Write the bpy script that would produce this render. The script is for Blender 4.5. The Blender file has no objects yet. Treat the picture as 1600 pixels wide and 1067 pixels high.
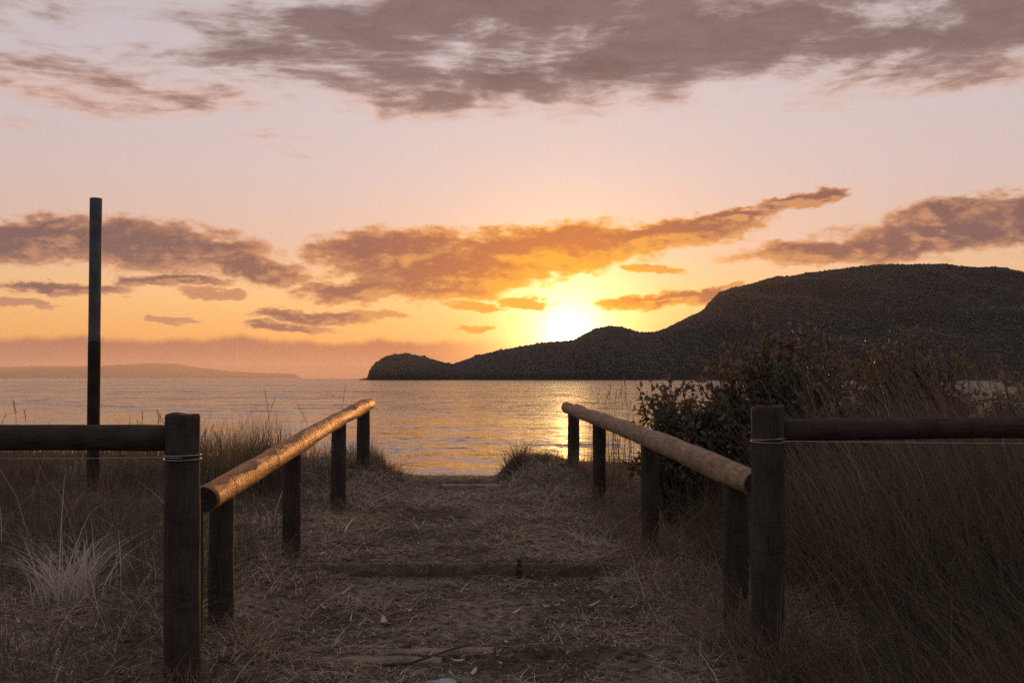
import bpy, math, random
import numpy as np
from mathutils import Vector, Matrix

rng = np.random.default_rng(7)
random.seed(7)
SC = bpy.context.scene
COL = SC.collection

# ------------------------------------------------------------------ camera
EYE = 3.0                       # metres above the sea (sea level is z = 0)
LENS = 35.0
F = 1600 * LENS / 36.0          # focal length in photo pixels
PITCH = math.atan(57.5 / F)     # horizon lies a little under the middle
cam_d = bpy.data.cameras.new('camera')
cam = bpy.data.objects.new('camera', cam_d)
COL.objects.link(cam)
cam_d.lens = LENS
cam_d.sensor_width = 36.0
cam_d.clip_start = 0.05
cam_d.clip_end = 200000
cam.location = (0, 0, EYE)
cam.rotation_euler = (math.pi / 2 + PITCH, 0, 0)
SC.camera = cam

# ------------------------------------------------------------------ light levels
SUN_PX, SUN_PY = 889.0, 528.5
SUN_AZ = math.atan((SUN_PX - 800) / F)            # to the right of +Y
SUN_EL = math.atan((591 - SUN_PY) / F)
SUN_STRENGTH = 4.2
HAZE_DENSITY = 2.5e-5
EXPOSURE = 0.0
SC.view_settings.view_transform = 'Standard'
SC.view_settings.look = 'None'
SC.view_settings.exposure = EXPOSURE
SC.view_settings.gamma = 1
SC.view_settings.use_curve_mapping = False
SC.cycles.max_bounces = 6
SC.cycles.diffuse_bounces = 2
SC.cycles.glossy_bounces = 3
SC.cycles.transmission_bounces = 3
SC.cycles.volume_bounces = 0
SC.cycles.transparent_max_bounces = 4
SC.cycles.sample_clamp_indirect = 1.0
SC.cycles.sample_clamp_direct = 4.0
SC.cycles.use_denoising = False      # a little grain, as in the photograph


def lin(r, g, b, k=1.0):
    f = lambda c: ((c / 255 + 0.055) / 1.055) ** 2.4 if c > 10 else c / 255 / 12.92
    return (f(r) * k, f(g) * k, f(b) * k, 1.0)


# ------------------------------------------------------------------ node helpers
class S:
    """a socket with arithmetic"""
    tree = None

    def __init__(self, sock):
        self.s = sock

    @staticmethod
    def node(kind):
        return S.tree.nodes.new(kind)

    @staticmethod
    def plug(sock, v):
        if isinstance(v, S):
            S.tree.links.new(v.s, sock)
        elif v is not None:
            sock.default_value = v

    @staticmethod
    def m(op, a, b=None, c=None, clamp=False):
        n = S.node('ShaderNodeMath')
        n.operation = op
        n.use_clamp = clamp
        for i, v in enumerate((a, b, c)):
            S.plug(n.inputs[i], v)
        return S(n.outputs[0])

    def __add__(self, o): return S.m('ADD', self, o)
    def __radd__(self, o): return S.m('ADD', self, o)
    def __sub__(self, o): return S.m('SUBTRACT', self, o)
    def __rsub__(self, o): return S.m('SUBTRACT', o, self)
    def __mul__(self, o): return S.m('MULTIPLY', self, o)
    def __rmul__(self, o): return S.m('MULTIPLY', self, o)
    def __truediv__(self, o): return S.m('DIVIDE', self, o)
    def __rtruediv__(self, o): return S.m('DIVIDE', o, self)


def smooth(v, a, b, lo=0.0, hi=1.0):
    n = S.node('ShaderNodeMapRange')
    n.interpolation_type = 'SMOOTHSTEP'
    S.plug(n.inputs[0], v)
    for i, x in enumerate((a, b, lo, hi)):
        S.plug(n.inputs[1 + i], x)
    return S(n.outputs[0])


def mixc(f, a, b, mode='MIX'):
    n = S.node('ShaderNodeMix')
    n.data_type = 'RGBA'
    n.blend_type = mode
    n.clamp_factor = True
    S.plug(n.inputs[0], f)
    S.plug(n.inputs[6], a)
    S.plug(n.inputs[7], b)
    return S(n.outputs[2])


def ramp(f, stops, mode='LINEAR'):
    n = S.node('ShaderNodeValToRGB')
    n.color_ramp.interpolation = mode
    e = n.color_ramp.elements
    while len(e) < len(stops):
        e.new(0.5)
    for k, (p, c) in enumerate(stops):
        e[k].position = p
        e[k].color = c if len(c) == 4 else (*c, 1)
    S.plug(n.inputs[0], f)
    return S(n.outputs[0])


def comb(x, y, z=0.0):
    n = S.node('ShaderNodeCombineXYZ')
    for i, v in enumerate((x, y, z)):
        S.plug(n.inputs[i], v)
    return S(n.outputs[0])


def sep(v):
    n = S.node('ShaderNodeSeparateXYZ')
    S.plug(n.inputs[0], v)
    return [S(o) for o in n.outputs]


def vm(op, a, b=None):
    n = S.node('ShaderNodeVectorMath')
    n.operation = op
    S.plug(n.inputs[0], a)
    if b is not None:
        S.plug(n.inputs[3] if op == 'SCALE' else n.inputs[1], b)
    return S(n.outputs['Value' if op in ('LENGTH', 'DOT_PRODUCT', 'DISTANCE') else 'Vector'])


def noise(vec, scale, detail=4, rough=0.55, distort=0.0, out=0):
    n = S.node('ShaderNodeTexNoise')
    n.noise_dimensions = '3D'
    S.plug(n.inputs['Vector'], vec)
    n.inputs['Scale'].default_value = scale
    n.inputs['Detail'].default_value = detail
    n.inputs['Roughness'].default_value = rough
    n.inputs['Distortion'].default_value = distort
    return S(n.outputs[out])


def el_of(py):
    return (591 - py) / F


def az_of(px):
    return math.atan((px - 800) / F)


# ------------------------------------------------------------------ world
world = bpy.data.worlds.new('World')
SC.world = world
world.use_nodes = True
world.cycles.sampling_method = 'MANUAL'
world.cycles.sample_map_resolution = 1024
S.tree = world.node_tree
S.tree.nodes.clear()
tc = S.node('ShaderNodeTexCoord')
D3 = vm('NORMALIZE', S(tc.outputs['Generated']))
dx, dy, dz = sep(D3)
az = S.m('ARCTAN2', dx, dy)
el = S.m('ARCSINE', dz)
sun_dir = (math.sin(SUN_AZ) * math.cos(SUN_EL), math.cos(SUN_AZ) * math.cos(SUN_EL), math.sin(SUN_EL))
cosang = vm('DOT_PRODUCT', D3, sun_dir)
ang = S.m('ARCCOSINE', S.m('MINIMUM', cosang, 0.9999999))       # radians from the sun

# the clear sky: a dusk gradient, dimmer and bluer away from the sun
elc = S.m('MAXIMUM', el, 0.0)
grad = ramp(elc / 1.5708, [
    (0.000, lin(226, 136, 70)),
    (0.020, lin(252, 176, 86)),
    (0.050, lin(252, 198, 132)),
    (0.085, lin(226, 190, 170)),
    (0.125, lin(216, 194, 190)),
    (0.190, lin(206, 196, 200)),
    (0.330, lin(165, 168, 180)),
    (1.000, lin(105, 115, 138))])
away = smooth(ang, 0.12, 2.2)
grad = mixc(away * 0.88, grad, mixc(smooth(el, 0.0, 0.5), lin(100, 96, 106), lin(124, 132, 150)))
nish = S.node('ShaderNodeTexSky')
nish.sky_type = 'NISHITA'
nish.sun_disc = False
nish.sun_elevation = SUN_EL
nish.sun_rotation = SUN_AZ
nish.altitude = 0
nish.air_density = 1.0
nish.dust_density = 3.0
sky = mixc(1.0, grad, vm('SCALE', S(nish.outputs[0]), 0.008), 'ADD')

# glow around the sun
g1 = S.m('EXPONENT', ang * -48.0)
g2 = S.m('EXPONENT', ang * -11.0)
glow_gain = S.m('EXPONENT', S.m('MULTIPLY', ang * ang, -1.0 / (2 * 0.0052 ** 2)))
g3 = S.m('EXPONENT', ang * -20.0)
glow = vm('ADD', vm('ADD', vm('SCALE', (1.0, 0.70, 0.30), g1 * 9.0), vm('SCALE', (1.0, 0.62, 0.17), g3 * 1.6)), vm('SCALE', (1.0, 0.40, 0.07), g2 * 0.30))
sky = mixc(1.0, sky, glow, 'ADD')

# low and middle clouds: streaks laid out by bearing and elevation, torn by noise
CLOUDS = [  # px, py, half width, half height, tilt (deg, up to the right), weight
    (60, 398, 150, 36, 0), (250, 398, 190, 44, -3), (395, 425, 100, 24, -6),
    (85, 462, 110, 12, 0), (5, 484, 55, 8, -3), (345, 464, 55, 9, 0), (275, 447, 80, 11, 0),
    (610, 400, 150, 48, 4), (560, 457, 110, 22, 4), (720, 430, 200, 38, 6), (830, 395, 220, 46, 5),
    (1010, 374, 200, 27, 7), (1130, 348, 90, 13, 6), (1245, 326, 85, 13, 7),
    (745, 479, 55, 10, 0), (828, 474, 42, 11, -5), (1020, 424, 60, 10, -8), (1045, 469, 125, 15, 4),
    (1130, 455, 50, 8, 6),
    (490, 497, 110, 12, -2), (590, 492, 50, 7, -2), (450, 513, 80, 9, -3), (265, 508, 40, 7, 0),
    (740, 514, 40, 5, 0), (1460, 358, 60, 26, 0), (1290, 402, 150, 20, 3), (1480, 388, 200, 36, 4),
    (1600, 372, 140, 40, 3), (798, 137, 44, 15, 8), (925, 126, 75, 18, 4),
    (1830, 400, 200, 30, 0), (-260, 400, 220, 32, 0),
]


def cloud_density(a_, e_, least=0):
    stretch_ = comb(a_, e_ * 2.1, 3.1)
    w1 = vm('SUBTRACT', noise(stretch_, 16, 3, 0.55, out=1), (0.5, 0.5, 0.5))
    w2 = vm('SUBTRACT', noise(stretch_, 60, 4, 0.6, out=1), (0.5, 0.5, 0.5))
    warp = vm('ADD', vm('MULTIPLY', w1, (0.064, 0.018, 0.0)), vm('MULTIPLY', w2, (0.026, 0.012, 0.0)))
    wp = vm('ADD', comb(a_, e_, 0.0), warp)
    best = None
    for c in [k for k in CLOUDS if k[2] >= least]:
        n = S.node('ShaderNodeMapping')
        n.vector_type = 'TEXTURE'
        S.plug(n.inputs['Vector'], wp)
        n.inputs['Location'].default_value = (az_of(c[0]), el_of(c[1]), 0)
        n.inputs['Rotation'].default_value = (0, 0, math.radians(c[4]))
        n.inputs['Scale'].default_value = (c[2] / F, c[3] / F, 1)
        q = vm('LENGTH', S(n.outputs[0]))
        best = q if best is None else S.m('SMOOTH_MIN', best, q, 0.10)
    f1 = noise(stretch_, 26, 6, 0.58) - 0.5
    f2 = noise(stretch_, 105, 5, 0.62) - 0.5
    return (1.10 - best) + f1 * 1.15 + f2 * 0.42, f1


# the same field a little way towards the sun tells which side of a cloud the sun lights
tox, toy = SUN_AZ - az, SUN_EL - el
inv = 0.011 / (S.m('SQRT', tox * tox + toy * toy) + 0.02)
dens, fb = cloud_density(az, el)
dens_s, _ = cloud_density(az + tox * inv, el + toy * inv, 56)
lit = smooth(dens - dens_s, -0.06, 0.42)
cmask = smooth(dens, 0.0, 0.38)
core = smooth(dens, 0.10, 0.60)
near = S.m('EXPONENT', ang * -8.0)
ccol = mixc(near * 1.30, lin(110, 88, 90), lin(236, 114, 8))
rim = mixc(near * 1.9, lin(208, 148, 116), lin(255, 176, 34, 1.25))
ccol = mixc(core * (1.0 - lit * 0.72), rim, ccol)
ccol = mixc(S.m('EXPONENT', ang * -20.0) * 0.8, ccol, lin(255, 176, 50, 1.4))
ccol = mixc(smooth(el, 0.19, 0.24), ccol, lin(168, 146, 140))
# a haze bank low over the sea on the side away from the headland
bank_top = noise(comb(az * 1.0, 0.0, 0.0), 9, 6, 0.62) * 0.036 + 0.023
bank = smooth(el, bank_top, bank_top - 0.009) * smooth(az, 0.02, -0.12)
bank_col = mixc(S.m('EXPONENT', ang * -5.0) * 1.25, lin(140, 98, 92), lin(204, 104, 34))
bank_col = mixc(smooth(fb, -0.2, 0.25) * 0.30, bank_col, lin(180, 116, 92))
sky = mixc(bank * 0.93, sky, bank_col)
sky = mixc(cmask * 0.97, sky, ccol)

# the high deck that covers the sky from the top of the view on overhead
zc = S.m('MAXIMUM', dz, 0.04)
pl = comb(dx / zc, dy / zc, 0.0)
plx = dx / zc
dist = vm('LENGTH', pl)
pw = vm('ADD', pl, vm('SCALE', vm('SUBTRACT', noise(pl, 0.9, 3, 0.5, out=1), (0.5, 0.5, 0.5)), 0.55))
dn = noise(vm('MULTIPLY', pw, (1.0, 1.15, 1.0)), 1.6, 7, 0.60)
dn2 = noise(vm('MULTIPLY', pw, (1.0, 1.1, 1.0)), 6.5, 5, 0.62)
cover = smooth(dist, 4.45, 3.05, -0.36, 0.42)
left = smooth(plx, -0.35, -1.0)
cover = cover * (1.0 - left) + left * smooth(dist, 5.0, 3.3, -0.30, 0.20)
dd = (dn - 0.5) * 1.55 + (dn2 - 0.5) * 0.60 + cover
dmask = smooth(dd, -0.08, 0.34)
dcore = smooth(dd, 0.06, 0.46)
under = smooth(dist, 3.1, 3.9)
dcol = mixc(dcore, mixc(under, lin(212, 190, 186), lin(232, 182, 160)), mixc(under * 0.5, lin(118, 94, 92), lin(164, 120, 104)))
dcol = mixc(smooth(dn2, 0.35, 0.7) * 0.30, dcol, lin(150, 128, 126))
dcol = mixc(smooth(ang, 0.6, 1.5) * 0.7, dcol, ramp(ang / 3.1416, [(0.45, lin(188, 178, 175)), (0.8, lin(112, 110, 118))]))  # overhead deck, out of view, lightened to lift the foreground
sky = mixc(dmask * 0.93, sky, dcol)
# the sun's own disc
sky = mixc(1.0, sky, vm('SCALE', (1.0, 0.72, 0.36), glow_gain * 26.0), 'ADD')
# below the horizon the world is hidden by sea and land
bg = S.node('ShaderNodeBackground')
S.plug(bg.inputs[0], sky)
bg.inputs[1].default_value = 1.0
out = S.node('ShaderNodeOutputWorld')
S.tree.links.new(bg.outputs[0], out.inputs[0])

sun_d = bpy.data.lights.new('sun', 'SUN')
sun_d.energy = SUN_STRENGTH
sun_d.angle = math.radians(0.53)
sun_d.color = (1.0, 0.38, 0.10)
sun = bpy.data.objects.new('sun', sun_d)
COL.objects.link(sun)
sun.rotation_euler = Vector(sun_dir).to_track_quat('Z', 'Y').to_euler()
sun.location = (0, 0, 60)


# ------------------------------------------------------------------ geometry helpers
def at(px, py, Y):
    """the point at distance Y (metres along the view's ground axis) that the photo shows at px, py"""
    u, v = (px - 800) / F, (533.5 - py) / F
    c, s = math.cos(PITCH), math.sin(PITCH)
    yy, zz = c - v * s, s + v * c
    return Vector((u / yy * Y, Y, EYE + zz / yy * Y))


def tag(o, label=None, cat=None, group=None, kind=None):
    if label: o['label'] = label
    if cat: o['category'] = cat
    if group: o['group'] = group
    if kind: o['kind'] = kind
    return o


def empty(name, loc=(0, 0, 0)):
    o = bpy.data.objects.new(name, None)
    o.empty_display_size = 0.1
    o.location = loc
    COL.objects.link(o)
    return o


def link(name, me, mat, parent=None):
    o = bpy.data.objects.new(name, me)
    COL.objects.link(o)
    if mat is not None:
        me.materials.append(mat)
    if parent is not None:
        o.parent = parent
        o.location = -Vector(parent.location)
    return o


def mesh_np(name, v, quads=None, tris=None, smooth_f=False):
    me = bpy.data.meshes.new(name)
    v = np.asarray(v, np.float32).reshape(-1, 3)
    nq = 0 if quads is None else len(quads)
    nt = 0 if tris is None else len(tris)
    parts, starts = [], []
    if nq:
        parts.append(np.asarray(quads, np.int32).ravel())
        starts.append(np.arange(nq, dtype=np.int32) * 4)
    if nt:
        parts.append(np.asarray(tris, np.int32).ravel())
        starts.append(nq * 4 + np.arange(nt, dtype=np.int32) * 3)
    loops = np.concatenate(parts)
    st = np.concatenate(starts)
    me.vertices.add(len(v))
    me.vertices.foreach_set('co', v.ravel())
    me.loops.add(len(loops))
    me.loops.foreach_set('vertex_index', loops)
    me.polygons.add(len(st))
    me.polygons.foreach_set('loop_start', st)
    if smooth_f:
        me.polygons.foreach_set('use_smooth', np.ones(len(st), bool))
    me.update(calc_edges=True)
    return me


def hash2(ix, iy, seed):
    h = (ix.astype(np.int64) * 374761393 + iy.astype(np.int64) * 668265263 + seed * 1442695041) & 0x7fffffff
    h = ((h ^ (h >> 13)) * 1274126177) & 0x7fffffff
    h = h ^ (h >> 16)
    return (h & 0xffff) / 65535.0


def vnoise(x, y, seed=0):
    ix, iy = np.floor(x), np.floor(y)
    fx, fy = x - ix, y - iy
    fx, fy = fx * fx * (3 - 2 * fx), fy * fy * (3 - 2 * fy)
    a, b = hash2(ix, iy, seed), hash2(ix + 1, iy, seed)
    c, d = hash2(ix, iy + 1, seed), hash2(ix + 1, iy + 1, seed)
    return (a + (b - a) * fx) * (1 - fy) + (c + (d - c) * fx) * fy - 0.5


def fbm(x, y, oct=4, seed=0, gain=0.5):
    t, a = 0, 1.0
    for k in range(oct):
        t = t + a * vnoise(x * 2 ** k + 17.3 * k, y * 2 ** k - 9.1 * k, seed + k)
        a *= gain
    return t


def sst(a, b, x):
    t = np.clip((x - a) / (b - a), 0, 1)
    return t * t * (3 - 2 * t)


STEP_UP = 6.62      # where the riser of the timber step stands
STEP_LOW = 5.10


def path_mid(y):
    return np.interp(y, [0, 5, 7, 10.3, 14], [-0.10, -0.16, -0.32, -0.66, -0.9])


def path_half(y):
    return np.interp(y, [0, 5, 7, 10.3, 14], [1.1, 1.02, 0.88, 0.58, 0.7])


def gz(x, y, fine=True):
    x = np.asarray(x, float); y = np.asarray(y, float)
    # dune profile away from the path, metres under the eye
    prof = np.interp(y, [-40, 0, 3, 4.4, 5.1, 6.7, 8.45, 9.9, 10.6, 11.5, 13, 16, 22, 30, 50, 90],
                     [1.3, 1.42, 1.40, 1.35, 1.31, 1.235, 1.12, 0.95, 0.93, 1.02, 1.35, 2.05, 2.6, 3.02, 4.2, 6.0])
    # trodden path with two steps
    p = np.interp(y, [-40, 0, 4.6, STEP_LOW - .02, STEP_LOW + .02, STEP_UP - .03, STEP_UP + .03, 8.4, 10.1, 10.6, 11.6, 13, 16, 22, 30, 50, 90],
                  [1.40, 1.44, 1.425, 1.410, 1.385, 1.305, 1.205, 1.115, 1.025, 1.04, 1.2, 1.5, 2.1, 2.6, 3.02, 4.2, 6.0])
    m = np.abs(x - path_mid(y)) / path_half(y)
    w = 1 - sst(0.86, 1.35, m + 0.16 * fbm(x * 1.7, y * 1.7, 2, 71))
    w = w * (1 - sst(16, 22, y))
    d = prof * (1 - w) + p * w
    land = 1 - sst(11.5, 15, y)
    d = d - land * (1 - w) * (0.10 * fbm(x * .55, y * .55, 3, 11) + 0.03)
    # bank at the right of the crest and the left shoulder
    d = d - 0.050 * np.exp(-((x - 0.32) / 0.42) ** 2 - ((y - 10.1) / 0.7) ** 2)
    d = d - 0.10 * np.exp(-((x + 1.55) / 0.40) ** 2 - ((y - 10.0) / 1.1) ** 2)
    # the sides rise away from the track further off
    d = d - land * 0.10 * sst(2.2, 6.0, np.abs(x))
    if fine:
        d = d - (0.042 * fbm(x * 3.1, y * 3.1, 4, 3) + 0.022 * fbm(x * 10, y * 10, 2, 5)) * (0.55 + 0.45 * (1 - w)) * (1 - sst(26, 30, y))
    return EYE - d


def gzf(x, y):
    return float(gz(np.array([x]), np.array([y]))[0])


# ------------------------------------------------------------------ materials
def material(name):
    m = bpy.data.materials.new(name)
    m.use_nodes = True
    S.tree = m.node_tree
    S.tree.nodes.clear()
    o = S.node('ShaderNodeOutputMaterial')
    return m, o


def principled(o, color, rough=0.8, spec=0.3, bump=None, bstr=0.3, bdist=0.02, metallic=0.0):
    b = S.node('ShaderNodeBsdfPrincipled')
    S.plug(b.inputs['Base Color'], color)
    S.plug(b.inputs['Roughness'], rough)
    b.inputs['Specular IOR Level'].default_value = spec
    b.inputs['Metallic'].default_value = metallic
    if bump is not None:
        n = S.node('ShaderNodeBump')
        n.inputs['Strength'].default_value = bstr
        n.inputs['Distance'].default_value = bdist
        S.plug(n.inputs['Height'], bump)
        S.tree.links.new(n.outputs[0], b.inputs['Normal'])
    if o is not None:
        S.tree.links.new(b.outputs[0], o.inputs['Surface'])
    return b


def geo(outname):
    return S(S.node('ShaderNodeNewGeometry').outputs[outname])


def objco():
    return S(S.node('ShaderNodeTexCoord').outputs['Object'])


def mat_soil():
    m, o = material('dune_soil')
    p = geo('Position')
    a = noise(p, 1.3, 5, 0.6)
    b = noise(p, 18, 5, 0.65)
    c = noise(p, 120, 3, 0.6)
    col = mixc(smooth(a, 0.38, 0.62), (0.165, 0.130, 0.098, 1), (0.44, 0.38, 0.30, 1))
    col = mixc(smooth(b, 0.35, 0.7), col, (0.055, 0.042, 0.034, 1))
    col = mixc(smooth(c, 0.55, 0.8) * 0.5, col, (0.46, 0.40, 0.33, 1))
    x, y, z = sep(p)
    sand = smooth(y, 12.5, 15.5)
    col = mixc(sand, col, (0.24, 0.19, 0.14, 1))
    principled(o, col, 0.95, 0.12, b * 0.6 + c * 0.4, 1.0, 0.06)
    return m


def mat_water():
    m, o = material('sea_water')
    p = geo('Position')
    x, y, z = sep(p)
    half = (0.5, 0.5, 0.5)
    v1 = vm('SUBTRACT', noise(comb(x * 0.45, y, 0.0), 0.50, 2, 0.5, out=1), half)
    v2 = vm('SUBTRACT', noise(comb(x * 0.50, y, 7.0), 3.4, 3, 0.6, out=1), half)
    v3 = vm('SUBTRACT', noise(comb(x * 0.20, y, 3.0), 0.14, 2, 0.5, out=1), half)
    wind = smooth(noise(comb(x * 0.20, y, 2.0), 0.016, 4, 0.6), 0.36, 0.62)
    shel = smooth(y, 44, 150, 0.32, 0.90) * (0.66 + wind * 0.6)     # calmer in the lee of the shore
    sl = vm('ADD', vm('ADD', vm('SCALE', v1, 1.0), vm('SCALE', v2, 1.35)), vm('SCALE', v3, 0.45))
    sl = vm('MULTIPLY', vm('SCALE', vm('ADD', sl, (0.0, -0.06, 0.0)), shel), (0.62, 1.0, 0.0))   # normals given a constant tilt toward the camera to darken the far water
    nrm = vm('NORMALIZE', vm('ADD', sl, geo('Normal')))
    b = S.node('ShaderNodeBsdfPrincipled')
    b.inputs['Base Color'].default_value = (0.020, 0.026, 0.028, 1)
    b.inputs['Roughness'].default_value = 0.11
    b.inputs['IOR'].default_value = 1.38
    b.inputs['Specular IOR Level'].default_value = 0.5
    S.plug(b.inputs['Normal'], nrm)
    S.tree.links.new(b.outputs[0], o.inputs['Surface'])
    return m


def mat_leafy(name, c1, c2, c3, trans=0.35, rough=0.7, spec=0.2):
    m, o = material(name)
    r = geo('Random Per Island')
    col = ramp(r, [(0.0, c1), (0.5, c2), (1.0, c3)])
    b = principled(None, col, rough, spec)
    t = S.node('ShaderNodeBsdfTranslucent')
    S.plug(t.inputs[0], col)
    mx = S.node('ShaderNodeMixShader')
    mx.inputs[0].default_value = trans
    S.tree.links.new(b.outputs[0], mx.inputs[1])
    S.tree.links.new(t.outputs[0], mx.inputs[2])
    S.tree.links.new(mx.outputs[0], o.inputs['Surface'])
    return m


def mat_log(name, c_light, c_dark, c_grey, grey=0.3, rough=0.55, spec=0.4, ring=1.0):
    """round timber: the grain runs along the object's own 'axis' UV (u along, v round)"""
    m, o = material(name)
    uv = S(S.node('ShaderNodeUVMap').outputs[0])
    u, v, _ = sep(uv)
    ca, sa = S.m('COSINE', v * 6.28318), S.m('SINE', v * 6.28318)
    fibre = noise(comb(ca * 1.0, sa * 1.0, u * 0.9), 9, 5, 0.65)
    blotch = noise(comb(ca * 0.5, sa * 0.5, u * 3.0), 2.2, 4, 0.6)
    band = noise(comb(ca * 0.10, sa * 0.10, u * 5.2), 2.1, 3, 0.6, 0.4)
    crack = noise(comb(ca * 3.0, sa * 3.0, u * 0.55), 6, 4, 0.7)
    col = mixc(smooth(fibre, 0.3, 0.7), c_light, c_dark)
    col = mixc(smooth(blotch, 0.42, 0.66) * grey, col, c_grey)
    col = mixc(smooth(band, 0.54, 0.63) * 0.85 * ring, col, tuple(k * 0.35 for k in c_dark[:3]) + (1,))
    col = mixc(smooth(crack, 0.62, 0.68) * 0.7, col, (0.03, 0.02, 0.015, 1))
    h = fibre * 0.5 - smooth(band, 0.54, 0.63) * 0.5 * ring - smooth(crack, 0.62, 0.68) * 0.8 + blotch * 0.5
    principled(o, col, rough, spec, h, 0.85, 0.022)
    return m


def mat_plain(name, col, rough=0.6, spec=0.3, metallic=0.0, vary=None, scale=20):
    m, o = material(name)
    c = col
    n = noise(objco(), scale, 4, 0.6)
    if vary:
        c = mixc(smooth(n, 0.35, 0.65), col, vary)
    principled(o, c, rough, spec, n, 0.25, 0.01, metallic)
    return m


M = {}
M['soil'] = mat_soil()
M['water'] = mat_water()
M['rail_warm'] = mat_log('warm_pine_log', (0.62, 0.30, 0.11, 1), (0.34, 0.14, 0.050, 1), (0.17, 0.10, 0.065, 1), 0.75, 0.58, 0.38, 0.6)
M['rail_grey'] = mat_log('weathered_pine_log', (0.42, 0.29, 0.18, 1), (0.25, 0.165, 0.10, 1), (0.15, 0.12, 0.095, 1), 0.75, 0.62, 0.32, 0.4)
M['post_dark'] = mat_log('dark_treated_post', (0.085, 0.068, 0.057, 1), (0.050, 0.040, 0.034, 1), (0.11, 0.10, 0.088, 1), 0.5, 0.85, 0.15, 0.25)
M['grass_dry'] = mat_leafy('dry_dune_grass', (0.125, 0.100, 0.072, 1), (0.24, 0.20, 0.145, 1), (0.085, 0.080, 0.056, 1))
M['grass_tan'] = mat_leafy('tan_grass', (0.19, 0.145, 0.10, 1), (0.34, 0.275, 0.195, 1), (0.15, 0.125, 0.085, 1), 0.3)
M['grass_straw'] = mat_leafy('straw_litter', (0.17, 0.125, 0.085, 1), (0.46, 0.375, 0.27, 1), (0.90, 0.81, 0.68, 1), 0.2)
M['grass_pale'] = mat_leafy('bleached_tussock', (0.62, 0.57, 0.50, 1), (0.80, 0.76, 0.70, 1), (0.50, 0.44, 0.36, 1), 0.25)
M['leaf'] = mat_leafy('shrub_leaf', (0.10, 0.096, 0.066, 1), (0.17, 0.160, 0.110, 1), (0.16, 0.125, 0.088, 1), 0.30, 0.55, 0.3)
M['stem'] = mat_plain('shrub_stem', (0.075, 0.055, 0.040, 1), 0.85, 0.1, vary=(0.11, 0.09, 0.07, 1))
M['dead_leaf'] = mat_leafy('fallen_dry_leaf', (0.60, 0.50, 0.42, 1), (0.72, 0.63, 0.55, 1), (0.48, 0.37, 0.29, 1), 0.1)
M['plank'] = mat_plain('weathered_plank', (0.36, 0.31, 0.25, 1), 0.85, 0.15, vary=(0.22, 0.18, 0.145, 1), scale=9)
M['forest'] = mat_leafy('forest_canopy', (0.102, 0.096, 0.086, 1), (0.120, 0.114, 0.104, 1), (0.114, 0.102, 0.092, 1), 0.0, 0.9, 0.05)
M['hill'] = mat_plain('hill_soil', (0.045, 0.040, 0.028, 1), 0.95, 0.05, vary=(0.035, 0.032, 0.024, 1), scale=0.02)
M['far_hill'] = mat_plain('far_hill_soil', (0.05, 0.05, 0.045, 1), 0.95, 0.05, vary=(0.04, 0.04, 0.034, 1), scale=0.002)
M['steel'] = mat_plain('galvanised_wire', (0.45, 0.43, 0.41, 1), 0.45, 0.5, metallic=0.8, vary=(0.30, 0.27, 0.25, 1))
M['pole_pale'] = mat_plain('faded_pole_paint', (0.13, 0.155, 0.175, 1), 0.65, 0.25, vary=(0.085, 0.10, 0.115, 1), scale=8)
M['pole_dark'] = mat_plain('dark_pole_base', (0.035, 0.026, 0.020, 1), 0.8, 0.15, vary=(0.055, 0.040, 0.030, 1), scale=10)
M['plastic'] = mat_plain('blue_plastic', (0.16, 0.36, 0.48, 1), 0.3, 0.5, vary=(0.45, 0.58, 0.62, 1), scale=14)


# ------------------------------------------------------------------ the setting: ground, sea, hills
def axis(parts):
    a = []
    for lo, hi, st in parts:
        a.append(np.arange(lo, hi, st))
    return np.unique(np.round(np.concatenate(a), 4))


def grid(xs, ys, zf):
    X, Y = np.meshgrid(xs, ys)
    Z = zf(X, Y)
    v = np.stack([X, Y, Z], -1).reshape(-1, 3)
    nx, ny = len(xs), len(ys)
    i = np.arange(nx - 1)[None, :] + np.arange(ny - 1)[:, None] * nx
    i = i.ravel()
    return v, np.stack([i, i + 1, i + 1 + nx, i + nx], -1)


xs = axis([(-30000, -3000, 9000), (-3000, -300, 600), (-300, -30, 45), (-30, -7, 1.5), (-7, 7, 0.05), (7, 30, 1.5), (30, 300, 45), (300, 3000, 600), (3000, 30001, 9000)])
ys = axis([(-30000, -3000, 9000), (-3000, -300, 600), (-300, -30, 45), (-30, 2.5, 1.0), (2.5, 12.5, 0.045), (12.5, 34, 0.5), (34, 120, 4), (120, 3000, 480), (3000, 30001, 9000)])
v, q = grid(xs, ys, gz)
ground = link('ground', mesh_np('ground', v, q, smooth_f=True), M['soil'])
tag(ground, 'dark sandy dune ground with a trodden track between the two log handrails', 'ground', kind='structure')


def wave(X, Y):
    near = sst(27, 32, Y) * (1 - sst(120, 160, Y)) * (1 - sst(60, 80, np.abs(X)))
    z = 0.016 * fbm(X * 0.16, Y * 0.45, 3, 40) + 0.010 * fbm(X * 0.7, Y * 1.6, 2, 47)
    c = at(725, 683, 50.5)
    for (px, py, wx, hh) in ((725, 684, 1.15, .060), (632, 686, .5, .028), (800, 683, .9, .022), (728, 699, .22, .03), (704, 711, .16, .03), (690, 683, .5, .03)):
        d = EYE * F / (py - 591)
        cx = (px - 800) / F * d
        z = z + hh * np.exp(-((X - cx) / wx) ** 2 - ((Y - d - 0.05 * np.sin(X * 5)) / 0.26) ** 2) / np.maximum(near, 0.2)
    return z * near


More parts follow.
